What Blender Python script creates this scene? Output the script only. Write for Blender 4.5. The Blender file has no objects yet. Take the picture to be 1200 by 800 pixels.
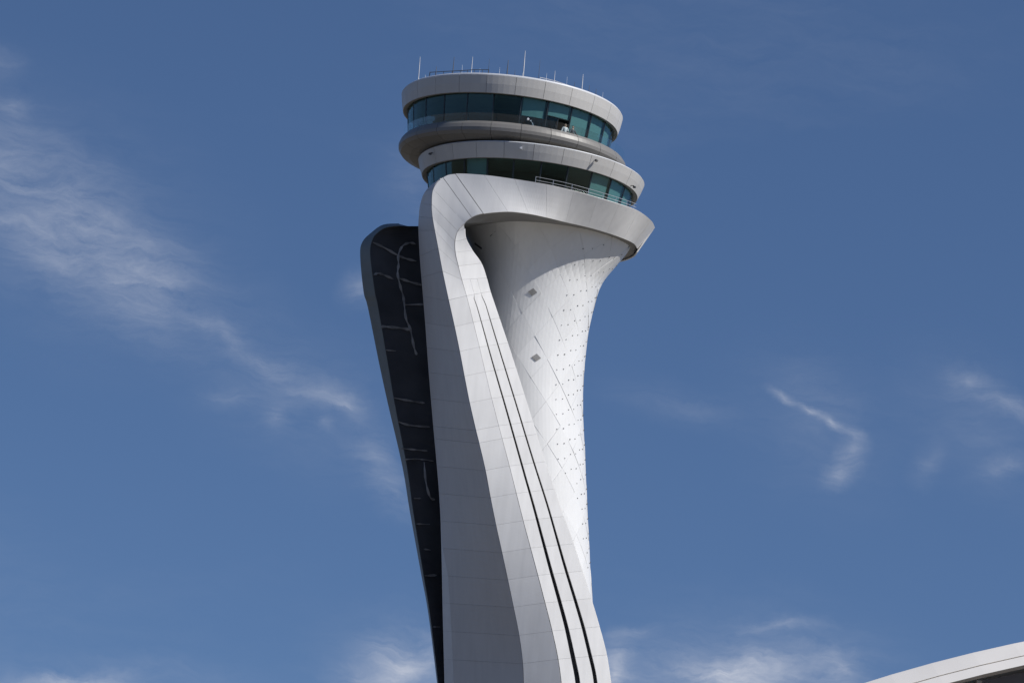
import bpy, math, random
from mathutils import Vector, Matrix
random.seed(7)
R = math.radians
scene = bpy.context.scene
COL = scene.collection

# ------------------------------------------------------------------ camera
F = 4325.0                       # focal length in photograph pixels (1200 wide)
PITCH, ROLL = R(11.7), R(6.5)
CAM = Vector((0, -280, 2.0))
fw = Vector((0, math.cos(PITCH), math.sin(PITCH)))
r0 = Vector((1, 0, 0)); u0 = r0.cross(fw)
rt = r0*math.cos(ROLL) + u0*math.sin(ROLL)
up = u0*math.cos(ROLL) - r0*math.sin(ROLL)
cd = bpy.data.cameras.new('camera'); cam = bpy.data.objects.new('camera', cd)
COL.objects.link(cam)
cd.sensor_width = 36; cd.lens = 36*F/1200; cd.clip_start = 0.5; cd.clip_end = 20000
M = Matrix((rt, up, -fw)).transposed().to_4x4(); M.translation = CAM
cam.matrix_world = M
scene.camera = cam

def ray(px, py):
    return (fw*F + rt*(px-600) - up*(py-400)).normalized()
def at(px, py, Y=0.0):           # the point on the sight line of a pixel, Y metres beyond the tower axis
    d = ray(px, py); return CAM + d*((Y-CAM.y)/d.y)

# ------------------------------------------------------------------ light
SUN_AZ, SUN_EL = 65.0, 42.0      # degrees right of the camera-facing side; above the horizon
s = Vector((math.sin(R(SUN_AZ))*math.cos(R(SUN_EL)), -math.cos(R(SUN_AZ))*math.cos(R(SUN_EL)), math.sin(R(SUN_EL))))
ld = bpy.data.lights.new('sun', 'SUN'); ld.energy = 4.35; ld.angle = R(0.53); ld.color = (1, .965, .91)
sun = bpy.data.objects.new('sun', ld); COL.objects.link(sun)
sun.rotation_euler = s.to_track_quat('Z', 'Y').to_euler(); sun.location = (60, -60, 150)
vs = scene.view_settings
vs.view_transform = 'Standard'; vs.look = 'None'; vs.gamma = 1; vs.exposure = 0.0; vs.use_curve_mapping = False

SKY_STRENGTH = 0.06
def build_world():
    w = bpy.data.worlds.new('World'); scene.world = w; w.use_nodes = True
    nt = w.node_tree; nt.nodes.clear(); N = nt.nodes.new; L = nt.links.new
    def val(socket, v):
        if isinstance(v, bpy.types.NodeSocket): L(v, socket)
        else: socket.default_value = v
    def m(op, a, b=None, c=None, clamp=False):
        n = N('ShaderNodeMath'); n.operation = op; n.use_clamp = clamp
        val(n.inputs[0], a)
        if b is not None: val(n.inputs[1], b)
        if c is not None: val(n.inputs[2], c)
        return n.outputs[0]
    def vm(op, a, b=None, scale=None):
        n = N('ShaderNodeVectorMath'); n.operation = op
        val(n.inputs[0], a)
        if b is not None: val(n.inputs[1], b)
        if scale is not None: val(n.inputs['Scale'], scale)
        return n
    out = N('ShaderNodeOutputWorld'); bg = N('ShaderNodeBackground'); bg.inputs['Strength'].default_value = SKY_STRENGTH
    L(bg.outputs[0], out.inputs[0])
    sky = N('ShaderNodeTexSky'); sky.sky_type = 'NISHITA'; sky.sun_disc = False
    sky.sun_elevation = R(SUN_EL); sky.sun_rotation = math.atan2(s.x, s.y)
    sky.altitude = 0; sky.air_density = 1.0; sky.dust_density = 0.3; sky.ozone_density = 2.0
    tc = N('ShaderNodeTexCoord'); dirv = vm('NORMALIZE', tc.outputs['Generated']).outputs[0]
    sep = N('ShaderNodeSeparateXYZ'); L(dirv, sep.inputs[0])
    # the clear sky is read a little higher than the sight line: dry, deep-blue air
    cmb = N('ShaderNodeCombineXYZ'); L(sep.outputs[0], cmb.inputs[0]); L(sep.outputs[1], cmb.inputs[1])
    L(m('MULTIPLY_ADD', m('ABSOLUTE', sep.outputs[2]), SKY_LIFT[0], SKY_LIFT[1]), cmb.inputs[2])
    L(vm('NORMALIZE', cmb.outputs[0]).outputs[0], sky.inputs['Vector'])
    tint = N('ShaderNodeMix'); tint.data_type = 'RGBA'; tint.blend_type = 'MULTIPLY'; tint.inputs[0].default_value = 1
    L(sky.outputs[0], tint.inputs[6]); tint.inputs[7].default_value = SKY_TINT
    # angles of the sight line in degrees
    az = m('MULTIPLY', m('ARCTAN2', sep.outputs[0], sep.outputs[1]), 180/math.pi)
    el = m('MULTIPLY', m('ARCSINE', sep.outputs[2]), 180/math.pi)
    c2 = N('ShaderNodeCombineXYZ'); L(az, c2.inputs[0]); L(el, c2.inputs[1]); p0 = c2.outputs[0]
    def noise(vec, scale, detail, rough, dist=0.0):
        n = N('ShaderNodeTexNoise'); n.inputs['Scale'].default_value = scale; n.inputs['Detail'].default_value = detail
        n.inputs['Roughness'].default_value = rough; n.inputs['Distortion'].default_value = dist; L(vec, n.inputs['Vector']); return n
    w1 = noise(p0, 1.1, 5, .6)
    off = vm('SCALE', vm('SUBTRACT', w1.outputs['Color'], (.5, .5, .5)).outputs[0], scale=.55).outputs[0]
    mul0 = vm('MULTIPLY', vm('ADD', p0, off).outputs[0], (1, 1, 0)).outputs[0]
    # fibre: noise drawn out along the wind, which runs down to the right
    mp = N('ShaderNodeMapping'); mp.inputs['Rotation'].default_value = (0, 0, R(36)); mp.inputs['Scale'].default_value = (.5, 2.1, 1)
    L(mul0, mp.inputs['Vector'])
    fib = noise(mp.outputs[0], 1.5, 10, .66, .4).outputs['Fac']
    fibv = m('MULTIPLY_ADD', fib, 2.4, -.7, clamp=True)
    acc = None
    px = 180/math.pi/F
    for pts, wd, it in CLOUDS:
        ang = []
        for q in pts:
            d = ray(*q); ang.append(Vector((math.degrees(math.atan2(d.x, d.y)), math.degrees(math.asin(d.z)), 0)))
        for a, b in zip(ang, ang[1:]):
            dv = b-a; mp_ = N('ShaderNodeMapping'); mp_.vector_type = 'TEXTURE'
            mp_.inputs['Location'].default_value = tuple((a+b)/2); mp_.inputs['Rotation'].default_value = (0, 0, math.atan2(dv.y, dv.x))
            mp_.inputs['Scale'].default_value = (dv.length*.72+wd*px*1.2, wd*px*1.9, 1); L(mul0, mp_.inputs['Vector'])
            gr = N('ShaderNodeTexGradient'); gr.gradient_type = 'QUADRATIC_SPHERE'; L(mp_.outputs[0], gr.inputs[0])
            acc = m('MULTIPLY', gr.outputs['Fac'], it*1.15) if acc is None else m('MULTIPLY_ADD', gr.outputs['Fac'], it*1.15, acc)
    # thin cirrus over the whole sky
    mp2 = N('ShaderNodeMapping'); mp2.inputs['Rotation'].default_value = (0, 0, R(28)); mp2.inputs['Scale'].default_value = (.06, .16, 1)
    L(mul0, mp2.inputs['Vector'])
    thin = m('MULTIPLY_ADD', noise(mp2.outputs[0], 1.0, 7, .55).outputs['Fac'], .9, -.47, clamp=True)
    tot = m('ADD', m('MULTIPLY', acc, m('MULTIPLY_ADD', fibv, .92, .16)), m('MULTIPLY', m('MULTIPLY', thin, fibv), .5), clamp=True)
    mix = N('ShaderNodeMix'); mix.data_type = 'RGBA'
    L(tot, mix.inputs[0]); L(tint.outputs[2], mix.inputs[6]); mix.inputs[7].default_value = tuple(c/SKY_STRENGTH for c in CLOUD_COL) + (1,)
    L(mix.outputs[2], bg.inputs['Color'])
SKY_LIFT = (1.15, 0.165)
SKY_TINT = (0.99, 1.17, 1.44, 1)
CLOUD_COL = (.52, .56, .66)
CLOUDS = [
 ([(-40, 180), (200, 330)], 110, .16), ([(250, 400), (430, 520)], 70, .13), ([(900, 460), (1010, 540)], 70, .10), ([(1090, 450), (1210, 550)], 60, .12),
 ([(720, 790), (1010, 790)], 70, .24), ([(400, 790), (520, 780)], 60, .22), ([(-20, 800), (300, 800)], 26, .2), ([(470, 190), (500, 260)], 40, .12),
 ([(-60, 150), (50, 215), (150, 312), (225, 368)], 56, .25),
 ([(-30, 250), (90, 300), (190, 350)], 50, .20),
 ([(0, 118), (32, 126)], 14, .25), ([(-30, 72), (20, 76)], 16, .16),
 ([(232, 375), (290, 420), (350, 452), (405, 468)], 15, .24), ([(390, 462), (432, 484)], 15, .36),
 ([(322, 488), (330, 493)], 20, .24), ([(378, 496), (388, 490)], 12, .2), ([(240, 462), (300, 468)], 12, .12),
 ([(428, 510), (448, 560), (485, 598)], 24, .26), ([(418, 335), (428, 350)], 20, .34),
 ([(903, 455), (935, 472), (968, 490), (985, 502)], 6, .48), ([(985, 502), (1010, 512)], 9, .34),
 ([(1003, 512), (996, 535), (974, 562)], 15, .30), ([(930, 440), (1000, 480)], 30, .08),
 ([(1112, 438), (1160, 460), (1205, 490)], 14, .30), ([(1145, 552), (1210, 538)], 11, .28), ([(1095, 515), (1080, 562)], 16, .14),
 ([(715, 455), (870, 495)], 22, .12),
 ([(722, 760), (722, 815)], 18, .75), ([(715, 742), (765, 738)], 9, .2), ([(812, 792), (900, 780)], 16, .6),
 ([(975, 778), (1000, 795)], 22, .36), ([(850, 738), (972, 732)], 8, .26), ([(740, 800), (1010, 805)], 48, .5),
 ([(425, 800), (510, 778)], 38, .7), ([(-20, 803), (160, 799)], 11, .55), ([(60, 795), (90, 793)], 8, .4),
]
build_world()

# ------------------------------------------------------------------ materials
def material(name, col, rough=.5, metal=0.0, var=.06, vscale=.8, bump=0.0, bscale=6.0, streak=0.0, spec=.5, coat=0.0, per=0.0):
    mt = bpy.data.materials.new(name); mt.use_nodes = True
    nt = mt.node_tree; b = nt.nodes['Principled BSDF']; N = nt.nodes.new; L = nt.links.new
    b.inputs['Roughness'].default_value = rough; b.inputs['Metallic'].default_value = metal
    b.inputs['Specular IOR Level'].default_value = spec; b.inputs['Coat Weight'].default_value = coat
    geo = N('ShaderNodeNewGeometry')
    no = N('ShaderNodeTexNoise'); no.inputs['Scale'].default_value = vscale; no.inputs['Detail'].default_value = 6
    L(geo.outputs['Position'], no.inputs['Vector'])
    fac = no.outputs['Fac']
    if streak:      # rain streaks: noise drawn out vertically
        mp = N('ShaderNodeMapping'); mp.inputs['Scale'].default_value = (1.6, 1.6, .07); L(geo.outputs['Position'], mp.inputs['Vector'])
        n2 = N('ShaderNodeTexNoise'); n2.inputs['Scale'].default_value = 1.3; n2.inputs['Detail'].default_value = 5; L(mp.outputs[0], n2.inputs['Vector'])
        mx = N('ShaderNodeMix'); mx.inputs[0].default_value = streak
        L(fac, mx.inputs[2]); L(n2.outputs['Fac'], mx.inputs[3]); fac = mx.outputs[0]
    cr = N('ShaderNodeValToRGB')
    cr.color_ramp.elements[0].position = .3; cr.color_ramp.elements[1].position = .7
    cr.color_ramp.elements[0].color = tuple(c*(1-var) for c in col) + (1,)
    cr.color_ramp.elements[1].color = tuple(min(1, c*(1+var)) for c in col) + (1,)
    L(fac, cr.inputs[0]); src = cr.outputs[0]
    if per:         # each panel its own batch tone
        oi = N('ShaderNodeObjectInfo'); mr = N('ShaderNodeMapRange'); mr.inputs[3].default_value = 1-per; mr.inputs[4].default_value = 1+per*.4
        L(oi.outputs['Random'], mr.inputs[0])
        vv = N('ShaderNodeVectorMath'); vv.operation = 'SCALE'; L(src, vv.inputs[0]); L(mr.outputs[0], vv.inputs['Scale']); src = vv.outputs[0]
    L(src, b.inputs['Base Color'])
    if bump:
        n3 = N('ShaderNodeTexNoise'); n3.inputs['Scale'].default_value = bscale; n3.inputs['Detail'].default_value = 3
        L(geo.outputs['Position'], n3.inputs['Vector'])
        bp = N('ShaderNodeBump'); bp.inputs['Strength'].default_value = bump; bp.inputs['Distance'].default_value = .1
        L(n3.outputs['Fac'], bp.inputs['Height']); L(bp.outputs[0], b.inputs['Normal'])
    return mt
def glass(name, tint, ior=1.5, trans=.6, gloss=(1, 1, 1)):
    mt = bpy.data.materials.new(name); mt.use_nodes = True; nt = mt.node_tree; nt.nodes.clear(); N = nt.nodes.new; L = nt.links.new
    out = N('ShaderNodeOutputMaterial'); tr = N('ShaderNodeBsdfTransparent'); tr.inputs[0].default_value = tuple(c*trans for c in tint) + (1,)
    gl = N('ShaderNodeBsdfGlossy'); gl.inputs['Roughness'].default_value = .01; gl.inputs[0].default_value = gloss + (1,)
    geo = N('ShaderNodeNewGeometry'); no = N('ShaderNodeTexNoise'); no.inputs['Scale'].default_value = .6; L(geo.outputs['Position'], no.inputs['Vector'])
    bp = N('ShaderNodeBump'); bp.inputs['Strength'].default_value = .05; bp.inputs['Distance'].default_value = .2; L(no.outputs['Fac'], bp.inputs['Height']); L(bp.outputs[0], gl.inputs['Normal'])
    oi = N('ShaderNodeObjectInfo'); mr = N('ShaderNodeMapRange'); mr.inputs[3].default_value = ior-.22; mr.inputs[4].default_value = ior+.2; L(oi.outputs['Random'], mr.inputs[0])
    fr = N('ShaderNodeFresnel'); L(mr.outputs[0], fr.inputs['IOR']); mx = N('ShaderNodeMixShader')
    inv = N('ShaderNodeMath'); inv.operation = 'SUBTRACT'; inv.inputs[0].default_value = 1; L(geo.outputs['Backfacing'], inv.inputs[1])   # a thin pane: reflect at its outer face only
    fm = N('ShaderNodeMath'); fm.operation = 'MULTIPLY'; L(fr.outputs[0], fm.inputs[0]); L(inv.outputs[0], fm.inputs[1])
    L(fm.outputs[0], mx.inputs[0]); L(tr.outputs[0], mx.inputs[1]); L(gl.outputs[0], mx.inputs[2]); L(mx.outputs[0], out.inputs[0])
    return mt
MAT = dict(
 white = material('white_cladding', (.77, .755, .73), .42, var=.07, vscale=.5, streak=.65, per=.05, bump=.07, bscale=.7),
 core = material('white_core_cladding', (.74, .735, .72), .34, var=.035, vscale=.6, streak=.5, per=.04),
 ring = material('pale_grey_ring_cladding', (.54, .525, .50), .45, var=.05, vscale=.6, streak=.4, per=.05),
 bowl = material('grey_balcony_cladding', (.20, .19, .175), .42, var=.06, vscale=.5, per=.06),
 wall = material('shaded_white_cladding', (.60, .565, .53), .5, var=.06, vscale=.35, streak=.5, per=.05),  # white paint in shade: base colour set darker than the lit cladding
 edge = material('grey_edge_trim', (.72, .70, .67), .5, var=.06),
 soffit = material('grey_soffit', (.25, .245, .235), .6, var=.08),
 dark = material('dark_joint_metal', (.085, .085, .086), .6, var=.25),
 frame = material('dark_window_frame', (.012, .015, .017), .35, var=.1),
 leaf = material('black_glass_cladding', (.075, .078, .085), .4, var=.3, vscale=.3, bump=.03, bscale=.4, spec=.2),
 leafedge = material('grey_green_leaf_frame', (.15, .165, .16), .5, var=.08),
 strip = material('pale_reflection_strip', (.27, .26, .25), .5, var=.5, vscale=1.3),  # pale tone standing in for reflections on the leaf
 inside = material('dark_cab_interior', (.05, .055, .055), .7, var=.3),
 blind = material('teal_grey_blind', (.44, .50, .54), .9, var=.05),
 ceil = material('cab_ceiling', (.22, .23, .22), .8, var=.1),
 metal = material('galvanised_metal', (.6, .62, .64), .35, metal=.6, var=.1),
 pole = material('white_antenna', (.62, .63, .65), .4, var=.05),
 darkpole = material('dark_antenna', (.06, .065, .08), .5, var=.2),
 glass = glass('green_tinted_glass', (.78, .95, .93), 1.6, .80, (.75, .95, .88)),
 clear = glass('clear_balustrade_glass', (.90, .96, .97), 1.75, .96),
 ground = material('concrete_apron', (.125, .108, .082), .9, var=.2, vscale=.05),
 roofw = material('white_roof_metal', (.90, .85, .78), .4, var=.03, vscale=1.0),
 termglass = material('dark_hall_glazing', (.16, .155, .17), .6, var=.1),
)

# ------------------------------------------------------------------ object helpers
def mesh(name, verts, faces, smooth=None):
    me = bpy.data.meshes.new(name); me.from_pydata([tuple(v) for v in verts], [], faces); me.update()
    if smooth: me.polygons.foreach_set('use_smooth', [bool(smooth is True or i < smooth) for i in range(len(faces))])
    return me
def obj(name, me, mat=None, parent=None, loc=None, rz=0.0):
    o = bpy.data.objects.new(name, me); COL.objects.link(o)
    if mat is not None and me is not None and not me.materials: me.materials.append(MAT[mat])
    if parent is not None: o.parent = parent
    if loc is not None: o.location = loc
    o.rotation_euler.z = rz
    return o
def tag(o, label, cat=None, group=None, kind=None):
    if label: o['label'] = label
    if cat: o['category'] = cat
    if group: o['group'] = group
    if kind: o['kind'] = kind
    return o
def slab(name, grid, th):
    """closed panel: a grid of points (outer face) thickened by th against its normals"""
    n, k = len(grid), len(grid[0])
    def g(i, j): return grid[max(0, min(n-1, i))][max(0, min(k-1, j))]
    front, back = [], []
    for i in range(n):
        for j in range(k):
            nn = (g(i+1, j)-g(i-1, j)).cross(g(i, j+1)-g(i, j-1))
            nn = nn.normalized() if nn.length > 1e-9 else Vector((0, 0, 0))
            front.append(grid[i][j]); back.append(grid[i][j]-nn*th)
    idx = lambda i, j: i*k+j
    faces = [(idx(i, j), idx(i+1, j), idx(i+1, j+1), idx(i, j+1)) for i in range(n-1) for j in range(k-1)]
    nf = len(faces); o = n*k
    faces += [tuple(o+v for v in reversed(f)) for f in faces[:nf]]
    vs_ = front+back
    loop = [(i, 0) for i in range(n-1)] + [(n-1, j) for j in range(k-1)] + [(i, k-1) for i in range(n-1, 0, -1)] + [(0, j) for j in range(k-1, 0, -1)]
    b = len(vs_)
    for (i, j) in loop: vs_ += [front[idx(i, j)], back[idx(i, j)]]
    m_ = len(loop)
    for q in range(m_):
        r = (q+1) % m_; faces.append((b+2*q, b+2*q+1, b+2*r+1, b+2*r))
    return mesh(name, vs_, faces, nf)
def loft(name, rows, close=True, caps=True, smooth=False):
    """rows: list of equal-length point loops"""
    n, k = len(rows), len(rows[0]); v = [p for r in rows for p in r]; f = []
    for i in range(n-1):
        for j in range(k if close else k-1):
            j2 = (j+1) % k; f.append((i*k+j, i*k+j2, (i+1)*k+j2, (i+1)*k+j))
    ns = len(f)
    if caps: f += [tuple(range(k-1, -1, -1)), tuple((n-1)*k+j for j in range(k))]
    return mesh(name, v, f, ns if smooth else None)
def tube(pts, rad, k=6, out=None):
    v, f = out if out else ([], [])
    pts = [Vector(p) for p in pts]; b = len(v)
    for i, p in enumerate(pts):
        d = (pts[min(i+1, len(pts)-1)]-pts[max(i-1, 0)]).normalized()
        a = d.cross(Vector((.3, .2, 1)) if abs(d.z) < .9 else Vector((1, 0, 0))).normalized(); c = d.cross(a)
        r = rad[i] if isinstance(rad, (list, tuple)) else rad
        for q in range(k):
            t = 2*math.pi*q/k; v.append(p+a*(r*math.cos(t))+c*(r*math.sin(t)))
    for i in range(len(pts)-1):
        for q in range(k):
            q2 = (q+1) % k; f.append((b+i*k+q, b+i*k+q2, b+(i+1)*k+q2, b+(i+1)*k+q))
    f.append(tuple(b+q for q in range(k-1, -1, -1))); f.append(tuple(b+(len(pts)-1)*k+q for q in range(k)))
    return v, f
def box(c, sx, sy, sz, rz=0, out=None):
    v, f = out if out else ([], []); b = len(v); ca, sa = math.cos(rz), math.sin(rz)
    for z in (-1, 1):
        for x, y in ((-1, -1), (1, -1), (1, 1), (-1, 1)):
            X, Y = x*sx/2, y*sy/2; v.append(Vector((c[0]+X*ca-Y*sa, c[1]+X*sa+Y*ca, c[2]+z*sz/2)))
    for q in ((0, 3, 2, 1), (4, 5, 6, 7), (0, 1, 5, 4), (1, 2, 6, 5), (2, 3, 7, 6), (3, 0, 4, 7)): f.append(tuple(b+i for i in q))
    return v, f
def interp(tab, x):
    """smooth (Catmull) lookup in rows (x, a, b, ...)"""
    n = len(tab)
    if x <= tab[0][0]: i = 0
    elif x >= tab[-1][0]: i = n-2
    else: i = max(j for j in range(n-1) if tab[j][0] <= x)
    t = (x-tab[i][0])/(tab[i+1][0]-tab[i][0])
    if t < 0 or t > 1: return [a+(b-a)*t for a, b in zip(tab[i][1:], tab[i+1][1:])]
    res = []
    for c in range(1, len(tab[0])):
        def slope(j):
            if j == 0: return (tab[1][c]-tab[0][c])/(tab[1][0]-tab[0][0])
            if j == n-1: return (tab[-1][c]-tab[-2][c])/(tab[-1][0]-tab[-2][0])
            return (tab[j+1][c]-tab[j-1][c])/(tab[j+1][0]-tab[j-1][0])
        h = tab[i+1][0]-tab[i][0]; p, q = tab[i][c], tab[i+1][c]; d0, d1 = slope(i)*h, slope(i+1)*h
        res.append((2*t**3-3*t*t+1)*p+(t**3-2*t*t+t)*d0+(-2*t**3+3*t*t)*q+(t**3-t*t)*d1)
    return res
def catmull(pts, t):
    n = len(pts); i = max(0, min(n-2, int(math.floor(t)))); f = t-i
    P = lambda j: pts[max(0, min(n-1, j))]
    p0, p1, p2, p3 = P(i-1), P(i), P(i+1), P(i+2)
    return .5*((2*p1)+(p2-p0)*f+(2*p0-5*p1+4*p2-p3)*f*f+(3*p1-p0-3*p2+p3)*f**3)

PXM = (at(600, 200)-CAM).length/F          # metres per pixel on the tower axis

# ------------------------------------------------------------------ ground
n = 40; S = 9000
o = obj('ground', mesh('ground', [(-S, -S, 0), (S, -S, 0), (S, S, 0), (-S, S, 0)], [(0, 1, 2, 3)]), 'ground')
tag(o, 'pale concrete airport apron around the tower', None, None, 'structure')

# ------------------------------------------------------------------ control tower
tower = bpy.data.objects.new('control_tower', None); COL.objects.link(tower)
tower.location = (at(600, 790).x, 0, 0)
tag(tower, 'white twisted airport control tower with round glazed cab, standing against blue sky', 'control tower')
bpy.context.view_layer.update()
TINV = Matrix.Translation(-Vector(tower.location))
def part(name, me, mat, parent=None, label=None):
    """world-space mesh -> child of the tower (or of a part of it)"""
    me.transform(TINV)
    o = obj(name, me, mat, parent or tower)
    if label: o['label'] = label
    return o

# --- core shaft: stacked circles leaning slightly, (cy px, cx px, r px)
CORE = [(270, 640.5, 103), (280, 640.5, 98), (288, 640, 92.5), (295, 639, 88), (303, 637, 83), (317, 633, 76), (329, 630, 72), (350, 627, 69), (375, 623, 67),
        (405, 619, 66.5), (442, 615, 67.5), (472, 613.5, 68.5), (517, 614, 70), (591, 617, 70), (658, 620, 70), (695, 622, 70.5), (790, 626, 71), (1000, 628, 74), (1340, 630, 80)]
def core_pt(th, cy, off=0.0):
    cx, r = interp(CORE, cy); c = at(cx, cy, 0); r = r*PXM+off
    return Vector((c.x+r*math.sin(th), -r*math.cos(th), c.z))
rows = []
cys = [268+i*4 for i in range(20)] + [350+i*12 for i in range(40)] + [840, 900, 1000, 1120, 1240, 1318]
for cy in cys: rows.append([core_pt(2*math.pi*j/72, cy, -.09) for j in range(72)])
for p in rows[-1]: p.z = 0
shaft = part('shaft', loft('shaft', rows, True, True, True), 'core')
HW, HH = 2*math.pi/24, 24.5
k = 0
for rI in range(24):
    cyc = 284+rI*HH
    for cI in range(12):
        thc = 2*math.pi*(cI+.5*(rI % 2))/12 + .09
        cor = [core_pt(thc+HW, cyc), core_pt(thc-HW, cyc), core_pt(thc, cyc-HH), core_pt(thc, cyc+HH)]
        grid = []
        fl = .35 + .3*random.random(); tilt = [random.uniform(-.012, .012) for _ in range(2)]
        for a in range(5):
            row = []
            for b in range(5):
                u, v = (a/2-1)*.998, (b/2-1)*.998
                du, dv = (u+v)/2, (u-v)/2
                p = core_pt(thc+HW*du, cyc-HH*dv)
                # flat reading of the diamond between its four corners
                q = (cor[0]*(1+u)*(1+v)+cor[1]*(1-u)*(1-v)+cor[2]*(1+u)*(1-v)+cor[3]*(1-u)*(1+v))/4
                nrm = Vector((math.sin(thc), -math.cos(thc), 0))
                row.append(p.lerp(q, fl*.35)+nrm*(tilt[0]*u*1.4+tilt[1]*v*1.4))
            grid.append(row)
        part('panel', slab('core_panel', grid, .05), 'core', shaft)
# two louvred diamond vents
def core_hit(px, py):
    """angle and level where a sight line meets the core's front"""
    best = None
    for cy10 in range(2900, 8600, 15):
        cy = cy10/10; cx, r = interp(CORE, cy); c = at(cx, cy, 0); r *= PXM
        d = ray(px, py); t = (c.z-CAM.z)/d.z; P = CAM+d*t
        e = abs(math.hypot(P.x-c.x, P.y)-r)
        if P.y < .6*r and (best is None or e < best[0]): best = (e, math.atan2(P.x-c.x, -P.y), cy)
    return best[1], best[2]
for vx, vy in ((624.3, 342.5), (628.8, 418.5)):
    th, cy = core_hit(vx, vy); w = 5.2*PXM
    cx, r = interp(CORE, cy); dth = w/(r*PXM); dcy = 4.8*.92
    grid = [[core_pt(th+dth*(u+v)/2, cy-dcy*(u-v)/2, .05) for v in (-1, 0, 1)] for u in (-1, 0, 1)]
    part('vent', slab('vent', grid, .06), 'soffit', shaft)
    for q in (-.6, -.2, .2, .6):
        pts = [core_pt(th+dth*(u+q)/2, cy-dcy*(u-q)/2, .07) for u in (-.85, .85)]
        part('vent_slat', mesh('vent_slat', *tube(pts, .03, 4)), 'edge', shaft)
# rows of small round lamp openings on the sunlit side
v, f = [], []
for col in range(9):
    th = R(31) + col*R(7.8)
    for row in range(-2, 27):
        cy = 316+row*17.2-col*4.6+4.6*.9+(col % 2)*2
        if cy < 292 or cy > 668: continue
        if cy > 560 and col < 2+(cy-560)/40: continue
        c = core_pt(th, cy, .0); nrm = Vector((math.sin(th), -math.cos(th), 0)); sd = Vector((math.cos(th), math.sin(th), 0)); rr = random.uniform(.03, .047)
        tube([c-nrm*.1, c+nrm*.09], rr, 7, (v, f))
o = part('lamp_openings', mesh('lamp_openings', v, f), 'dark', shaft, 'many small dark round openings dotted over the sunlit shaft'); o['kind'] = 'stuff'
# dark slots in the shaded flare
for a, b, wd in (((558.5, 285.5), (564, 291), .11), ((577, 277.5), (583, 271.5), .05), ((565, 290), (571, 284.5), .03)):
    pts = []
    for q in (a, b):
        th, cy = core_hit(*q); pts.append(core_pt(th, cy, .03))
    part('slot', mesh('slot', *tube(pts, wd, 5)), 'dark', shaft)

# --- stations of the skirt-and-ribbon shell; A outer edge, B ridge, C inner edge, W rear edge of the side wall
ST = [ # A, B, C, W    (px, py, Y)
 ((766.5, 266, 0), None, (746, 291, 0)), ((762, 257.5, -2.8), None, (742, 285, -1.9)), ((747, 246.5, -5.0), None, (730, 279.2, -4.0)),
 ((725, 238.5, -7.0), None, (710, 272, -5.6)), ((700, 231, -8.4), None, (688, 265.8, -6.9)), ((672, 223.2, -9.4), None, (662, 260, -8.2)),
 ((640, 215.8, -10.0), None, (640, 255, -9.2)), ((603, 210, -9.95), None, (619, 251, -9.8)), ((567.5, 205.5, -9.7), None, (595, 248.7, -10.1)),
 ((534, 204, -9.3), None, (567, 251, -10.1)), ((519, 208.5, -9.2), None, (553, 255.5, -10.0)), ((508, 222, -9.3), None, (544.5, 262, -9.9)),
]
RIB = [ # A, B, C, W
 ((506, 240, -9.5), (536.5, 271, -9.82), (544.2, 268, -9.8), (494, 238, -1)),
 ((507, 255, -9.6), (533, 283, -9.8), (545.5, 280, -9.6), (492, 254, .2)),
 ((509.5, 270, -9.7), (533.3, 296, -9.78), (553, 294, -9.35), (491.5, 270, .6)),
 ((513.5, 291, -9.8), (536.8, 312, -9.77), (563.5, 309, -9.2), (493, 300, .8)),
 ((518.5, 318, -9.9), (540.8, 328, -9.77), (569.5, 326, -9.15), (495, 325, .8)),
]
TA = [(358, 527, -10.1), (399, 536, -10.25), (478, 551.5, -10.55), (547, 568, -10.6), (599, 578, -10.5), (663, 592, -10.35), (718, 603.7, -10.15), (737, 607.7, -10.1), (776, 613, -9.98), (798, 614.3, -9.93), (900, 614, -9.2), (1330, 600, -9.2)]
TB = [(348, 546.5, -9.78), (397, 559, -9.92), (474, 577.5, -10.2), (555, 599, -10.4), (601, 610.5, -10.45), (683, 632.5, -10.5), (755, 650.5, -10.5), (798, 657.5, -10.5), (900, 666, -10.4), (1330, 680, -10.4)]
TC = [(357, 579, -9.15), (406, 595.5, -9.25), (478, 618.5, -9.45), (540, 638, -9.55), (600, 658, -9.55), (642, 673, -9.5), (703, 692.5, -9.45), (728, 700, -9.4), (764, 709.5, -9.35), (798, 715, -9.3), (900, 724, -9.3), (1330, 745, -9.3)]
TW = [(340, 496.2, 1), (360, 498, 1), (435, 503.5, .7), (480, 507.2, .5), (582, 516, .1), (640, 518.4, 0), (718, 520, 0), (798, 522, 0), (900, 524, 0), (1330, 530, 0)]
TT = [(340, 0), (600, 0), (640, 1.2), (680, 7.5), (798, 10.5), (900, 12), (1330, 14)]
G1 = [(330, 550, .6), (357, 557.5, .9), (385, 565.5, 1.3), (423, 576, 1.7), (479, 592.3, 2.2), (540, 609.5, 2.6), (599, 626.2, 3.2), (667, 644.5, 4.3), (732, 662.4, 5.2), (777, 672.3, 6.0), (798, 676.3, 6.4), (900, 686, 7), (1330, 700, 8)]
G2 = [(330, 560.5, .6), (351, 566.5, .8), (360, 569, 1.0), (403, 582, 1.5), (479, 605.4, 1.9), (537, 623, 2.2), (599, 642.6, 2.6), (667, 662, 3.6), (732, 681.6, 4.4), (770, 691, 4.8), (798, 697, 5.0), (900, 706, 6), (1330, 724, 7)]
def strip_pt(tab, y):
    x, Y = interp(tab, y); return at(x, y, Y)
jys = [347, 378, 407, 436, 467, 499, 514, 546, 578, 610, 642, 674, 706, 739, 772, 806, 842, 880, 940, 1010, 1100, 1200, 1312]
A = [at(*q[0]) for q in ST]; C_ = [at(*q[2]) for q in ST]
skA, skC = A[:], C_[:]
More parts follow.
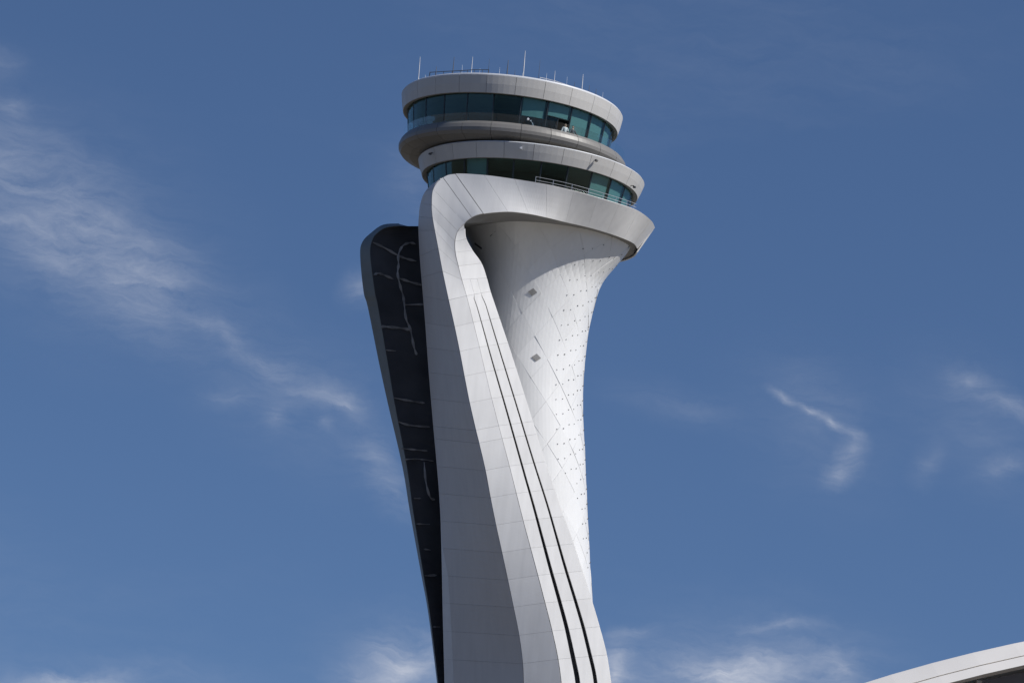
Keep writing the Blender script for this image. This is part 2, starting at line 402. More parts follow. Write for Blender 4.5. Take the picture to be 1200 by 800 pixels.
rA = [at(*q[0]) for q in RIB]; rB = [at(*q[1]) for q in RIB]; rC = [at(*q[2]) for q in RIB]; rW = [at(*q[3]) for q in RIB]
trim = [0]*len(RIB)
for y in jys:
    rA.append(strip_pt(TA, y+5)); rB.append(strip_pt(TB, y)); rC.append(strip_pt(TC, y-5)); rW.append(strip_pt(TW, y)); trim.append(max(0, interp(TT, y)[0]))
nR = len(rA)
allA = skA+rA; allC = skC+rC; OFF = len(skA)
allB = skC+rB                       # above the fold the ridge runs into the inner edge
wW = [at(516, 209.5, -9.3), at(500, 224, -5.4)] + rW      # starts at station OFF-2
SUB = 6

# ribbon body (dark, behind the cladding): closed section A B C D E W
rows = []
for t6 in range(0, (nR-1)*4+1):
    t = t6/4
    a, b, c, w = (catmull(x, t) for x in (rA, rB, rC, rW))
    d = c+Vector((-.6, 2.4, 0)); e = w+Vector((1.6, 7.2, 0))
    g = (a+b+c+d+e+w)/6
    ins = lambda p, q: p+(g-p).normalized()*q
    rows.append([ins(a, .25), b+Vector((-.02, .45, 0)), c+Vector((-.25, .35, 0)), d, e, ins(w, .2)])
for r in (rows[-1],):
    for p in r: p.z = 0
ribbon = part('ribbon_wall', loft('ribbon_wall', rows), 'dark', None, 'long white ribbon of panels sweeping down the shaft with two dark grooves')
def quad_panel(fnL, fnR, t0, t1, gap, th, mat, parent, name='panel', nu=3, nt_=SUB):
    """panel between two running edges, t0..t1 along them"""
    L0, R0 = fnL(t0), fnR(t0); ln = (fnL((t0+t1)/2)-fnL(t0)).length*2+1e-6
    wd = max(.05, (fnL((t0+t1)/2)-fnR((t0+t1)/2)).length)
    dt = gap/ln*(t1-t0); du = min(.2, gap/wd)
    grid = []
    for i in range(nt_+1):
        t = t0+dt+(t1-t0-2*dt)*i/nt_
        l, r = fnL(t), fnR(t)
        grid.append([l.lerp(r, du+(1-2*du)*j/nu) for j in range(nu+1)])
    me = slab(name, grid, th)
    return part(name, me, mat, parent)
cA = lambda t: catmull(allA, t); cB = lambda t: catmull(allB, t); cC = lambda t: catmull(allC, t)
# make every panel face the viewer's side: order edges so that the normal points outwards
# skirt front panels (stations 0..OFF-1) and fold
skirt_rows = []
Rsk, Rc, Ri = 131*PXM, 108*PXM, 93*PXM
cA0, cC0, cI0 = at(635, 252, 0), at(638, 283, 0), at(640, 284, 0)
def skirt_row(a, c):
    th = math.atan2(c.x-cI0.x, -(c.y))
    i = Vector((cI0.x+Ri*math.sin(th), -Ri*math.cos(th), cI0.z))
    hor = Vector((a.x-cA0.x, a.y, 0)); j = Vector((cA0.x, 0, a.z-.55))+hor.normalized()*(hor.length-3.4)
    ctr = (a+c+i+j)/4
    return [a+(ctr-a).normalized()*.14, c+(ctr-c).normalized()*.14, i, j]
for t6 in range((OFF-1)*4, -1, -1): skirt_rows.append(skirt_row(cA(t6/4), cC(t6/4)))
NB = 16
backA, backC = [], []
for q in range(NB+1):
    th = math.pi/2+math.pi*q/NB
    backA.append(Vector((cA0.x+Rsk*math.sin(th), -Rsk*math.cos(th), cA0.z))); backC.append(Vector((cC0.x+Rc*math.sin(th), -Rc*math.cos(th), cC0.z)))
for q in range(1, NB+1): skirt_rows.append(skirt_row(backA[q], backC[q]))
skirt_rows.append([p.copy() for p in skirt_rows[0]])
skirt = part('cab_skirt', loft('cab_skirt', skirt_rows, True, False, False), 'soffit', None, 'pale flared collar under the cab that folds down into the ribbon')
for kk in range(OFF-1):
    quad_panel(cC, cA, kk, kk+1, .035 if kk == OFF-3 else .005, .09, 'white', skirt, nt_=10, nu=6)
cbA = lambda t: catmull(backA, t); cbC = lambda t: catmull(backC, t)
for q in range(0, NB, 2): quad_panel(cbA, cbC, q, q+2, .02, .09, 'white', skirt)
# soffit lip: pale rim along the collar's lower edge
# fold panel and bevel panels
for kk in range(OFF-1, OFF+nR-1):
    quad_panel(cB, cA, kk, kk+1, .006, .10, 'white', ribbon, nu=4, nt_=8)
# front face, in three columns between the grooves
def gro(tab, side):
    def fn(t):
        b, c = cB(t), cC(t)
        if t < OFF+4.0: u = (.33, .62)[tab is G2]; return b.lerp(c, u)
        # screen height of this station -> groove position
        yy = catmull([Vector((0, 0, 320))]+[Vector((0, 0, y)) for y in jys], t-OFF-4).z
        x, w = interp(tab, yy)
        if t >= OFF+nR-1: pass
        bx = interp(TB, max(yy, 348))[0]; cx = interp(TC, max(yy-3, 357))[0]
        if yy < 350: return b.lerp(c, (.33, .62)[tab is G2])
        u = (x+side*w*.44-bx)/(cx-bx); return b.lerp(c, max(.03, min(.97, u)))
    return fn
g1l, g1r, g2l, g2r = gro(G1, -1), gro(G1, 1), gro(G2, -1), gro(G2, 1)
for kk in range(OFF-1, OFF+nR-1):
    if kk < OFF+4:
        quad_panel(cC, cB, kk, kk+1, .006, .1, 'white', ribbon, nu=2)
    else:
        quad_panel(g1l, cB, kk, kk+1, .006, .1, 'white', ribbon, nu=2)
        quad_panel(g2l, g1r, kk, kk+1, .006, .1, 'white', ribbon, nu=2)
        quad_panel(cC, g2r, kk, kk+1, .006, .1, 'white', ribbon, nu=2)
# return of the front face along the inner edge
cD = lambda t: cC(t)+Vector((-.35, 2.2, 0))
for kk in range(OFF, OFF+nR-1): quad_panel(cD, cC, kk, kk+1, .012, .08, 'white', ribbon, nu=1)
# side wall in white paint toned down for shade, and its pale rear edge lower down
side = part('side_wall', loft('side_wall', [[r[0], r[5], (r[0]+r[5])/2+Vector((.6, .4, 0))] for r in rows]), 'dark', None, 'white flank in shade of the tower')
wWf = lambda t: catmull(wW, t-(OFF-2))
trf = [0, 0]+trim
def wIn(t):
    x = t-(OFF-2); i = max(0, min(len(trf)-2, int(x))); tr = trf[i]+(trf[i+1]-trf[i])*(x-i)
    w, a = wWf(t), cA(t)
    if tr < .05: return w
    return w.lerp(a, tr*PXM/max(.3, a.x-w.x))
for kk in range(OFF-2, OFF+nR-1):
    quad_panel(cA, wIn, kk, kk+1, .006, .08, 'wall', side, nu=4)
    if trf[kk-(OFF-2)+1] > .5: quad_panel(wIn, lambda t: wWf(t)+Vector((-.01, 0, 0)), kk, kk+1, .004, .08, 'edge', side, name='edge_trim', nu=1)
    quad_panel(lambda t: wWf(t)+Vector((0, .02, 0)), lambda t: wWf(t)+Vector((.75, 7.0, 0)), kk, kk+1, .01, .08, 'wall', side, nu=1)

# --- dark rear leaf
LO = [(468, 262.6), (449.5, 264), (436, 273), (425.5, 284), (423, 300), (427, 342), (432, 360), (445, 424.5), (455.8, 474), (472.5, 546), (481.3, 599), (494.5, 672), (503, 719), (513, 798), (527, 920), (536, 1040)]
LI = [(469, 265), (453, 267), (443, 273), (437, 281), (434.3, 298), (439.5, 341), (443.3, 359), (454.5, 423), (463, 473), (477, 545), (484.5, 598), (496.4, 671.5), (504.2, 719), (513.8, 798), (527.5, 920), (536.4, 1040)]
LR = [(500, 265), (500, 268), (500, 274), (500, 283), (500, 300), (503, 342), (505, 360), (511, 424), (516, 474), (521, 546), (525, 599), (527, 672), (528, 719), (531, 798), (537, 920), (540, 1040)]
yI, yO, yR_ = 4.0, 5.4, 6.4
lO = [at(x, y, yO) for x, y in LO]; lI = [at(x, y, yI) for x, y in LI]; lR = [at(x, y, yR_) for x, y in LR]
rows = []
for t4 in range(0, (len(lO)-1)*4+1):
    t = t4/4; o_, i_, r_ = catmull(lO, t), catmull(lI, t), catmull(lR, t)
    rows.append([o_, i_, r_, r_+Vector((0, 1.6, 0)), o_+Vector((.5, 1.4, 0))])
me = loft('rear_leaf', rows, True, True, False)
leaf = part('rear_leaf', me, 'leaf', None, 'dark glossy leaf-shaped wing rising behind the shaded white flank')
lOf, lIf = (lambda t: catmull(lO, t)), (lambda t: catmull(lI, t))
grid = [[lOf(t/4)+Vector((-.03, -.03, 0)), lIf(t/4)+Vector((-.01, -.05, 0))] for t in range((len(lO)-1)*4+1)]
part('edge_frame', slab('edge_frame', [[g[1], g[0]] for g in grid], .04), 'leafedge', leaf)
tabI = sorted((y, x) for x, y in LI); tabR = sorted((y, x) for x, y in LR)
def leaf_pt(x, y):
    xi, xr = interp(tabI, y)[0], interp(tabR, y)[0]
    u = max(0, (x-xi)/(xr-xi)); return at(x, y, yI+(yR_-yI)*u-.16)
STR = [  # reflections in the glossy leaf, laid on as thin pale strips
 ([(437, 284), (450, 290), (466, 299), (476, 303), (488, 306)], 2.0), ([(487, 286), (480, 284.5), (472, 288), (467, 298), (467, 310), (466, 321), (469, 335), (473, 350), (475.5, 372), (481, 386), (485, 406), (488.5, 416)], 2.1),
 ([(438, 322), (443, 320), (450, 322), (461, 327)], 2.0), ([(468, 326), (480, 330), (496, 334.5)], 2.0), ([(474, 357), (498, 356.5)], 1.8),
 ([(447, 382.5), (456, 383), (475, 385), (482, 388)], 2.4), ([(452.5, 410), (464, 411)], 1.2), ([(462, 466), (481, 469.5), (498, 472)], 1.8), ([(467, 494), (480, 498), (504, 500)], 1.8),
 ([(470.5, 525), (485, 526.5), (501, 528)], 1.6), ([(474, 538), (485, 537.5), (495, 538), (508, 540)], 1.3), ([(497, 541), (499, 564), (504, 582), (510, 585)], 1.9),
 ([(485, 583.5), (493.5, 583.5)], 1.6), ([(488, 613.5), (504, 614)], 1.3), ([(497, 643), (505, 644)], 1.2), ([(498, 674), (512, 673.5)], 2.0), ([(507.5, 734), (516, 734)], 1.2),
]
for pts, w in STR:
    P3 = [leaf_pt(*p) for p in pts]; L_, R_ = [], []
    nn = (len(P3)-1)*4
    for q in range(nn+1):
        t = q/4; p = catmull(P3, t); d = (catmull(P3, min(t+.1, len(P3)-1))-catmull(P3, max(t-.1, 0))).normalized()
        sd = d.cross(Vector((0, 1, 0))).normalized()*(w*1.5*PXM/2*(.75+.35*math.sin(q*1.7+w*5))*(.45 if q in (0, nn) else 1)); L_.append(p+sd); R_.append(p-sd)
    part('reflection_strip', slab('reflection_strip', [[l, r] for l, r in zip(R_, L_)], .03), 'strip', leaf)

# ------------------------------------------------------------------ the cab
X1, X2 = at(598.5, 140, 0).x, at(621.5, 212, 0).x
XB = at(601, 182, 0).x
def Z(cx, cy): return at(cx, cy, 0).z
def circ(cx, r, z, th): return Vector((cx+r*math.sin(th), -r*math.cos(th), z))
def revolve(name, cx, prof, n=96, caps=False):
    return loft(name, [[circ(cx, r, z, 2*math.pi*j/n) for j in range(n)] for r, z in prof], True, caps, True)
def ring_panels(name, cx, prof, n, phase, gap, th, mat, parent, skip=(), sub=5):
    """n alike panels round a circle, sharing one mesh"""
    me = None; loc = Vector((cx, 0, 0))-Vector(tower.location); res = []
    w = 2*math.pi/n; r_ = prof[0][0]; g = gap/r_
    grid = [[circ(0, r, z, g+(w-2*g)*j/sub) for j in range(sub+1)] for r, z in prof]
    me = slab(name, grid, th); me.materials.append(MAT[mat])
    for k in range(n):
        if k in skip: continue
        o = obj(name, me, None, parent, loc, phase+k*w); res.append(o)
    return res
m_ = PXM
# roof and upper fascia
zr, zb = Z(598.5, 125), Z(598.5, 144.5)
roof = part('cab_roof', revolve('cab_roof', X1, [(124*m_, zb+.10), (128*m_, zr-.05), (126.5*m_, zr+.02), (124*m_, zr+.10), (100*m_, zr+.02), (5*m_, zr+.25)], caps=True), 'soffit')
ring_panels('fascia_panel', X1, [(125.6*m_, zb), (128.0*m_, (zb+zr)/2), (129.5*m_, zr-.03)], 24, R(1), .012, .08, 'ring', roof)
part('roof_edge_trim', revolve('roof_edge_trim', X1, [(129.6*m_, zr-.02), (129.8*m_, zr+.05), (128.4*m_, zr+.14), (126*m_, zr+.16), (126*m_, zr-.02)]), 'pole', roof)
part('fascia_soffit', revolve('fascia_soffit', X1, [(125.4*m_, zb+.0), (125*m_, zb-.05), (119*m_, zb+.10), (119*m_, zb+.25), (124*m_, zb+.2)]), 'soffit', roof)
# upper glazing
zf = Z(601, 192)
def glazing(name, cx, rt_, zt, rb, zbm, n, phase, special=None):
    v, f = [], []
    w = 2*math.pi/n
    for k in range(n):
        th = phase+k*w
        tube([circ(cx, rb, zbm, th), circ(cx, rt_, zt, th)], .075, 4, (v, f))
    for r, z in ((rt_, zt-.02), (rb, zbm+.05)):
        for k in range(n*2):
            a, b = circ(cx, r, z, phase+k*w/2), circ(cx, r, z, phase+(k+1)*w/2); tube([a, b], .07, 4, (v, f))
    fr = part(name, mesh(name, v, f), 'frame')
    prof = [(rb, zbm), (rt_, zt)]
    me = None
    loc = Vector((cx, 0, 0))-Vector(tower.location)
    grid = [[circ(0, r, z, .006+(w-.012)*j/3) for j in range(4)] for r, z in prof]
    me = slab('pane', grid, .03); me.materials.append(MAT['glass'])
    for k in range(n):
        if special is not None and k == special: continue
        o = obj('pane', me, None, fr, loc, phase+k*w)
    return fr
rt1, rb1 = 121*m_, 115*m_
fr1 = glazing('upper_window_band', X1, rt1, zb+.16, rb1, zf+.02, 24, R(5), 1)
# the pane with the open door
w = 2*math.pi/24; ph = R(5)+w
def prf(u, z0=zf+.02, z1=zb+.16): return (rb1+(rt1-rb1)*u, z0+(z1-z0)*u)
for (u0_, u1_, a0, a1) in ((.64, 1, .01, .99), (0, .62, .01, .46)):
    grid = [[circ(X1, *prf(u), ph+w*(a0+(a1-a0)*j/3)) for j in range(4)] for u in (u0_, u1_)]
    part('pane', slab('pane', grid, .03), 'glass', fr1)
v, f = tube([circ(X1, *prf(.63), ph+w*q/3) for q in range(4)], .07, 4)
tube([circ(X1, *prf(0), ph+w*.48), circ(X1, *prf(.63), ph+w*.48)], .06, 4, (v, f))
part('door_frame', mesh('door_frame', v, f), 'frame', fr1)
# sun blinds drawn behind the panes on the sunny side
def blind(cx, rt_, zt, rb, zbm, th, w, u0, parent, inset=.12):
    g = [[circ(cx, rb+(rt_-rb)*u-inset, zbm+(zt-zbm)*u, th+.02+(w-.04)*j/3) for j in range(4)] for u in (u0, .98)]
    part('blind', slab('blind', g, .01), 'blind', parent)
for k, u in ((0, .55), (1, .66), (2, .04), (3, .04), (4, .04), (5, .04)): blind(X1, rt1, zb+.16, rb1, zf+.02, R(5)+k*w, w, u, fr1)
# cab interior
v, f = [], []
inn = part('cab_interior', revolve('cab_interior', X1, [(110*m_, zf+.03), (62*m_, zf+.03), (60*m_, zf+1.2), (58*m_, zb+.2)]), 'inside')
part('cab_ceiling', revolve('cab_ceiling', X1, [(118.5*m_, zb+.22), (90*m_, zb+.02), (30*m_, zb-.1)]), 'ceil', inn)
part('console_desk', revolve('console_desk', X1, [(105*m_, zf+.03), (106*m_, zf+.8), (97*m_, zf+1.05), (92*m_, zf+.75), (92*m_, zf+.03)]), 'inside', inn)
# balcony
zp, zbul, zlo = Z(601, 178), Z(601, 187.5), Z(606, 196.5)
balc = part('balcony', revolve('balcony', XB, [(115*m_, zf), (124*m_, zf), (125.5*m_, zp-.06), (127.5*m_, zp-.04), (131.5*m_, zp-.28), (132.8*m_, zbul), (130*m_, zlo+.27), (120*m_, zlo+.05), (98*m_, zlo-.02)]), 'soffit')
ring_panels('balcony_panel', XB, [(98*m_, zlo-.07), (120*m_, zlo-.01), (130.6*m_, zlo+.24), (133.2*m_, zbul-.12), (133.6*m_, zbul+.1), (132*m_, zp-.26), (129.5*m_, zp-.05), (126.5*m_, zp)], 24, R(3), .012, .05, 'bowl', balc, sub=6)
part('balcony_drum', revolve('balcony_drum', XB, [(99*m_, zlo+.1), (99*m_, Z(612, 206))]), 'soffit', balc)
zbt = zp+.62
ring_panels('balustrade_pane', XB, [(128.2*m_, zp-.04), (130.2*m_, zbt)], 24, R(5), .02, .02, 'clear', balc)
# lower fascia
z2t, z2b = Z(621.5, 202), Z(621.5, 219)
rf2 = part('lower_roof_ring', revolve('lower_roof_ring', X2, [(124*m_, z2b+.06), (130.8*m_, z2t-.04), (129*m_, z2t+.02), (112*m_, z2t+.12), (100*m_, z2t+.12)]), 'soffit')
ring_panels('fascia_panel', X2, [(125.8*m_, z2b), (129.3*m_, (z2b+z2t)/2), (132*m_, z2t-.03)], 24, R(0), .012, .08, 'ring', rf2)
part('roof_edge_trim', revolve('roof_edge_trim', X2, [(132.1*m_, z2t-.025), (132.2*m_, z2t+.02), (130.8*m_, z2t+.07), (128*m_, z2t+.07), (128*m_, z2t-.03)]), 'pole', rf2)
part('fascia_soffit', revolve('fascia_soffit', X2, [(125.6*m_, z2b), (125.2*m_, z2b-.05), (119*m_, z2b+.08), (119*m_, z2b+.25), (124*m_, z2b+.2)]), 'soffit', rf2)
z2f = Z(621.5, 251)
fr2 = glazing('lower_window_band', X2, 121*m_, z2b+.14, 114*m_, z2f, 24, R(5))
for k, u in ((2, .05), (3, .05), (4, .05), (-3, .3)): blind(X2, 121*m_, z2b+.14, 114*m_, z2f, R(5)+k*w, w, u, fr2)
inn2 = part('lower_room_interior', revolve('lower_room_interior', X2, [(112*m_, z2f+.02), (70*m_, z2f+.02), (68*m_, z2f+1.2), (66*m_, z2b+.2)]), 'inside')
part('room_ceiling', revolve('room_ceiling', X2, [(118.5*m_, z2b+.22), (90*m_, z2b+.05), (40*m_, z2b)]), 'ceil', inn2)
part('deck', revolve('deck', X2, [(118*m_, z2f-.05), (100*m_, z2f-.02), (60*m_, z2f-.02), (60*m_, z2f-.6), (100*m_, z2f-.7)]), 'inside', inn2)
# maintenance rail on the collar
v, f = [], []
rail = [at(x, y, Y) for x, y, Y in ((628, 209.5, -8.25), (660, 217.5, -8.1), (690, 225, -7.5), (715, 232.5, -6.6), (735, 240.5, -5.3), (745, 246, -4.3))]
base = [catmull(allA, t)+Vector((0, .12, 0)) for t in (6.35, 5.4, 4.4, 3.45, 2.6, 2.1)]
for h in (.46, .2): tube([catmull(base, t/3)+Vector((0, 0, h)) for t in range(16)], .02, 5, (v, f))
for t in range(0, 16, 2): p = catmull(base, t/3); tube([p-Vector((0, 0, .3)), p+Vector((0, 0, .46))], .02, 5, (v, f))
part('guard_rail', mesh('guard_rail', v, f), 'metal', skirt)
# small fittings on the fascias and parapet
def fitting(name, P, th, arm, size, mat, parent):
    out = Vector((math.sin(th), -math.cos(th), 0)); v, f = tube([P-out*.1, P+out*arm, P+out*arm+Vector((0, 0, -.12))], .035, 5)
    box(P+out*(arm+.05)+Vector((0, 0, -.12)), size, size*1.3, size*.8, th, (v, f))
    return part(name, mesh(name, v, f), mat, parent)
for px, zz, cx, rr, par, mt in ((610.3, (z2t+z2b)/2+.2, X2, 131.4, rf2, 'pole'), (506, (z2t+z2b)/2+.15, X2, 131.4, rf2, 'dark'), (698, (z2t+z2b)/2+.25, X2, 131.4, rf2, 'dark'), (746, z2b+.1, X2, 129, rf2, 'dark'), (614, zp+.5, XB, 128, balc, 'pole')):
    th = math.asin(max(-1, min(1, (at(px, 180, -7).x-cx)/(rr*m_)))); fitting('camera_fitting', circ(cx, rr*m_, zz, th), th, .18, .16, mt, par)
th = math.asin((at(624, 148, -7).x-XB)/(129*m_)); P = circ(XB, 126*m_, zp, th)
v, f = tube([P, P+Vector((.0, 0, .25)), P+Vector((-.14, 0, .38))], .03, 5); tube([P+Vector((.14, 0, 0)), P+Vector((0, 0, .25))], .03, 5, (v, f)); box(P+Vector((-.16, -.03, .4)), .1, .12, .08, .3, (v, f))
part('floodlight', mesh('floodlight', v, f), 'metal', balc)
# roof antennas: base px x, base py, top py, Y, radius, material
ANT = [(490, 100, 66.5, -2.5, .034, 'pole'), (503, 94, 84, -4, .03, 'darkpole'), (510.5, 92, 78, -4.5, .03, 'darkpole'), (530.7, 90, 67, -3, .035, 'darkpole'), (552.5, 88.5, 66.5, -2, .036, 'pole'), (572.3, 89, 69, 0, .02, 'darkpole'),
       (594.3, 91, 70.5, -3, .046, 'darkpole'), (613.2, 94, 59.5, -4.5, .044, 'pole'), (631.2, 96.5, 70, -4, .018, 'darkpole'), (649.5, 99, 83, -4, .03, 'pole'), (682, 107.5, 87, -3.5, .04, 'pole'), (690, 112, 100, -3, .025, 'darkpole'), (698, 116, 104.5, -2.8, .03, 'darkpole'), (498, 96, 88, -3, .02, 'metal'), (541, 90, 76, -5, .018, 'metal'), (562, 89, 80, -5, .016, 'metal'), (585, 90, 79, -5.5, .018, 'metal'), (603, 92, 82, -6, .02, 'darkpole'), (640, 97, 86, -5.5, .018, 'metal'), (664, 102, 90, -4.6, .016, 'metal'), (673, 104, 96, -4.2, .02, 'darkpole'), (706, 118, 108, -1.5, .018, 'metal')]
for x, yb, yt, Y, rr, mt in ANT:
    P, T = at(x, yb, Y), at(x, yt, Y); T.x = P.x+(T.x-P.x)*.4; P.z = zr-.02
    v, f = tube([P, P.lerp(T, .3), P.lerp(T, .31), P.lerp(T, .7), T], [rr*1.5, rr*1.5, rr, rr, rr*.5], 6); box(P+Vector((0, 0, .1)), rr*6, rr*6, .12, 0, (v, f))
    if rr > .043: box(P.lerp(T, .42), rr*2.4, rr*2.4, .25, 0, (v, f))
    part('antenna', mesh('antenna', v, f), mt, roof)
def roof_rail(pts, h, mat, mid=True):
    v, f = [], []
    P3 = [at(*p) for p in pts]
    tube(P3, .028, 5, (v, f))
    if mid: tube([p-Vector((0, 0, h*.45)) for p in P3], .02, 5, (v, f))
    for i in range(len(P3)*2-1):
        p = catmull(P3, i/2); tube([p, Vector((p.x, p.y, zr))], .022, 4, (v, f))
    part('roof_rail', mesh('roof_rail', v, f), mat, roof)
roof_rail([(504, 85, -4.2), (520, 84, -4.6), (540, 83, -5), (556, 82, -5.2), (573, 82, -5.3)], .75, 'darkpole')
roof_rail([(633, 91, -6), (650, 95, -5.6), (668, 101, -5), (684, 107, -4.2)], .62, 'pole', False)

# ------------------------------------------------------------------ arched terminal hall, lower right
hall = bpy.data.objects.new('terminal_hall', None); COL.objects.link(hall)
YH = -200.0
P1, P2, P3_ = at(1009, 800, YH), at(1093, 775.3, YH), at(1200, 750, YH)
ax, az, bx_, bz, cx_, cz = P1.x, P1.z, P2.x, P2.z, P3_.x, P3_.z
D = 2*(ax*(bz-cz)+bx_*(cz-az)+cx_*(az-bz))
HX = ((ax*ax+az*az)*(bz-cz)+(bx_*bx_+bz*bz)*(cz-az)+(cx_*cx_+cz*cz)*(az-bz))/D
HZ = ((ax*ax+az*az)*(cx_-bx_)+(bx_*bx_+bz*bz)*(ax-cx_)+(cx_*cx_+cz*cz)*(bx_-ax))/D
HR = math.hypot(ax-HX, az-HZ)
hall.location = (HX, YH, 0)
tag(hall, 'arched hall with thick white roof edge at lower right, dark under the eave', 'building')
print('hall', HX, HZ, HR, PXM)
TH_ = Matrix.Translation(-Vector(hall.location))
amax = math.acos(max(-1, min(1, -HZ/HR))) if abs(HZ) < HR else 1.0
def hp(r, a, Y): return Vector((HX+r*math.sin(a), Y, HZ+r*math.cos(a)))
def hpart(name, prof, mat, n=72, parent=None):
    rows = [[hp(HR-d, -amax+2*amax*i/n, y) for d, y in prof] for i in range(n+1)]
    me = loft(name, rows, True, True, False); me.transform(TH_); return obj(name, me, mat, parent or hall)
px_h = 80/F*1.01
hpart('roof', [(0.03, YH+.25), (.03, YH+70), (.40, YH+70), (.40, YH+.35)], 'roofw')
hpart('fascia', [(0.0, YH+.20), (.05, YH+.12), (18*px_h, YH-.3), (18.4*px_h, YH-.28), (18.4*px_h, YH+.3), (0.0, YH+.3)], 'roofw')
hpart('lower_trim', [(18.9*px_h, YH-.29), (19.6*px_h, YH-.36), (30.5*px_h, YH-.6), (30.5*px_h, YH+.34), (18.9*px_h, YH+.34)], 'roofw')
# glazed end wall with posts
wall = None
v, f = [], []
r_in = HR-31.5*px_h
n = 24; xs = []
zt0 = lambda x: HZ+math.sqrt(max(0, r_in**2-(x-HX)**2))
half = math.sqrt(max(1, r_in**2-HZ**2)) if HZ < 0 else r_in
top = [Vector((HX-half*.999+2*half*.999*i/n, YH+.8, 0)) for i in range(n+1)]
vv = []
for p in top: vv += [Vector((p.x, p.y, 0)), Vector((p.x, p.y, max(.05, zt0(p.x))))]
ff = [(2*i, 2*i+2, 2*i+3, 2*i+1) for i in range(n)]
b = len(vv); vv += [q+Vector((0, .2, 0)) for q in vv]; ff += [tuple(b+i for i in reversed(q)) for q in ff]
me = mesh('end_wall', vv, ff); me.transform(TH_); ew = obj('end_wall', me, 'termglass', hall)
for i in range(1, n):
    x = top[i].x; h = zt0(x); 
    if h > .5:
        me = mesh('mullion', *box((x, YH+.7, h/2), .12, .14, h)); me.transform(TH_); obj('mullion', me, 'wall', ew)

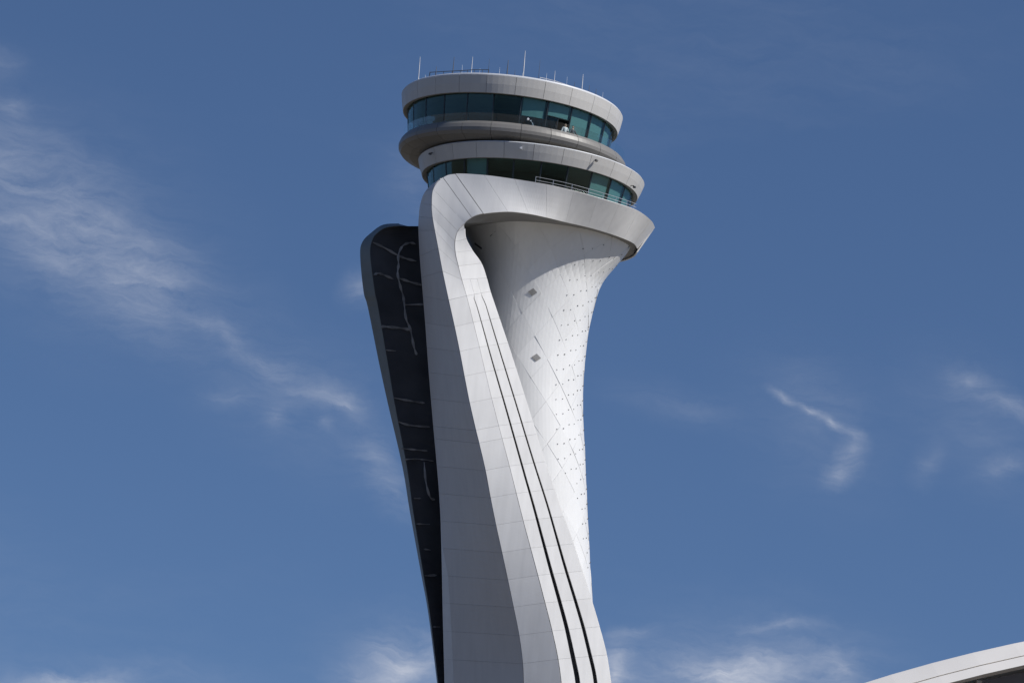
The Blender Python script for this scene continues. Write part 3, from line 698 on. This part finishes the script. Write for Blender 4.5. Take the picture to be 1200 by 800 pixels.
# ------------------------------------------------------------------ two people on the balcony
def skin_mesh(name, joints, edges, radii):
    me = bpy.data.meshes.new(name); me.from_pydata([tuple(j) for j in joints], edges, [])
    o = bpy.data.objects.new(name, me); COL.objects.link(o)
    md = o.modifiers.new('skin', 'SKIN'); md.use_smooth_shade = True
    for i, r in enumerate(radii): me.skin_vertices[0].data[i].radius = (r, r)
    me.skin_vertices[0].data[0].use_root = True
    sd = o.modifiers.new('sub', 'SUBSURF'); sd.levels = 1; sd.render_levels = 1
    bpy.context.view_layer.update()
    ev = o.evaluated_get(bpy.context.evaluated_depsgraph_get()); m2 = bpy.data.meshes.new_from_object(ev)
    bpy.data.objects.remove(o); m2.name = name
    return m2
SKIN = material('skin', (.45, .28, .2), .55); HAIR = material('dark_hair', (.02, .015, .012), .6)
def person(px, py, yaw, shirt, trousers, label, sleeve, pose):
    th = math.asin((at(px, py, -7.6).x-XB)/(121*m_)); loc = circ(XB, 121*m_, zf, th)
    root = bpy.data.objects.new('person', None); COL.objects.link(root); root.location = loc; root.rotation_euler.z = yaw
    tag(root, label, 'person', 'people on the cab balcony')
    # joints facing -Y
    J = [(0, 0, .95), (0, 0, 1.12), (0, .01, 1.30), (0, .01, 1.44), (0, 0, 1.53), (0, -.015, 1.63), (0, -.01, 1.72)]
    Rr = [.13, .12, .14, .10, .055, .085, .075]; E = [(i, i+1) for i in range(6)]
    def add(p, r, par): J.append(p); Rr.append(r); E.append((par, len(J)-1)); return len(J)-1
    for sx in (-1, 1):
        h = add((sx*.09, 0, .88), .10, 0); kn = add((sx*.10, -.02, .48), .062, h); an = add((sx*.10, .02, .09), .042, kn); add((sx*.11, -.15, .04), .035, an)
        a, b, c = pose[sx]
        sh = add((sx*.19, .01, 1.41), .062, 3); el = add(a, .043, sh); wr = add(b, .030, el); pm = add(c, .036, wr)
        d = (Vector(c)-Vector(b)).normalized(); sid = d.cross(Vector((0, 0, 1))).normalized()
        for q, ln in ((-1.5, .065), (-.5, .08), (.5, .085), (1.5, .072)):
            k1 = Vector(c)+d*.035+sid*q*.02; i1 = add(tuple(k1), .009, pm); i2 = add(tuple(k1+d*ln*.55+Vector((0, 0, -.01))), .009, i1); add(tuple(k1+d*ln*.9+Vector((0, 0, -.03))), .008, i2)
        t1 = add(tuple(Vector(b)+d*.03+sid*.035), .010, wr); add(tuple(Vector(b)+d*.075+sid*.055), .009, t1)
    me = skin_mesh('body', J, E, Rr); me.materials.append(SKIN); obj('body', me, None, root)
    # clothes follow the same joints, a little fuller
    idx_t = [0, 1, 2, 3]; tj = [Vector(J[i]) for i in idx_t]; te = [(0, 1), (1, 2), (2, 3)]; tr = [.145, .14, .16, .115]
    pj = [Vector(J[0])+Vector((0, 0, .06)), Vector(J[0])]; pe = [(0, 1)]; pr = [.145, .145]
    for sx in (-1, 1):
        a, b, c = pose[sx]; i = len(tj)
        tj += [Vector((sx*.19, .01, 1.41)), Vector(a)]+([Vector(b)] if sleeve else []); te += [(3, i), (i, i+1)]+([(i+1, i+2)] if sleeve else []); tr += [.075, .056]+([.042] if sleeve else [])
        i = len(pj); pj += [Vector((sx*.09, 0, .88)), Vector((sx*.10, -.02, .48)), Vector((sx*.10, .02, .10))]; pe += [(1, i), (i, i+1), (i+1, i+2)]; pr += [.112, .078, .06]
    me = skin_mesh('shirt', tj, te, tr); me.materials.append(shirt); obj('shirt', me, None, root)
    me = skin_mesh('trousers', pj, pe, pr); me.materials.append(trousers); obj('trousers', me, None, root)
    me = skin_mesh('hair', [(0, .02, 1.66), (0, .01, 1.735), (0, -.03, 1.75)], [(0, 1), (1, 2)], [.08, .088, .06]); me.materials.append(HAIR); obj('hair', me, None, root)
    v, f = [], []
    for sx in (-.032, .032): box((sx, -.092, 1.655), .022, .012, .012, 0, (v, f))
    box((0, -.105, 1.625), .022, .03, .035, 0, (v, f)); box((0, -.092, 1.59), .045, .01, .01, 0, (v, f))
    for sx in (-.085, .085): box((sx, 0, 1.635), .02, .035, .055, 0, (v, f))
    me = mesh('face', v, f); me.materials.append(SKIN); obj('face', me, None, root)
lean = {-1: ((-.30, -.08, 1.16), (-.20, -.32, 1.05), (-.17, -.42, 1.04)), 1: ((.30, -.08, 1.16), (.20, -.32, 1.05), (.17, -.42, 1.04))}
hang = {-1: ((-.27, .02, 1.12), (-.27, -.08, .86), (-.27, -.11, .77)), 1: ((.28, -.02, 1.14), (.22, -.26, 1.10), (.17, -.35, 1.12))}
person(661.5, 158, R(20), material('white_shirt', (.78, .78, .78), .8), material('black_trousers', (.02, .02, .025), .8), 'person in white top standing at the open balcony door of the cab', True, hang)
person(670.5, 160, R(35), material('dark_jacket', (.06, .075, .09), .8), material('dark_trousers', (.03, .035, .05), .8), 'person in dark jacket leaning at the balcony parapet, right of the open door', True, lean)
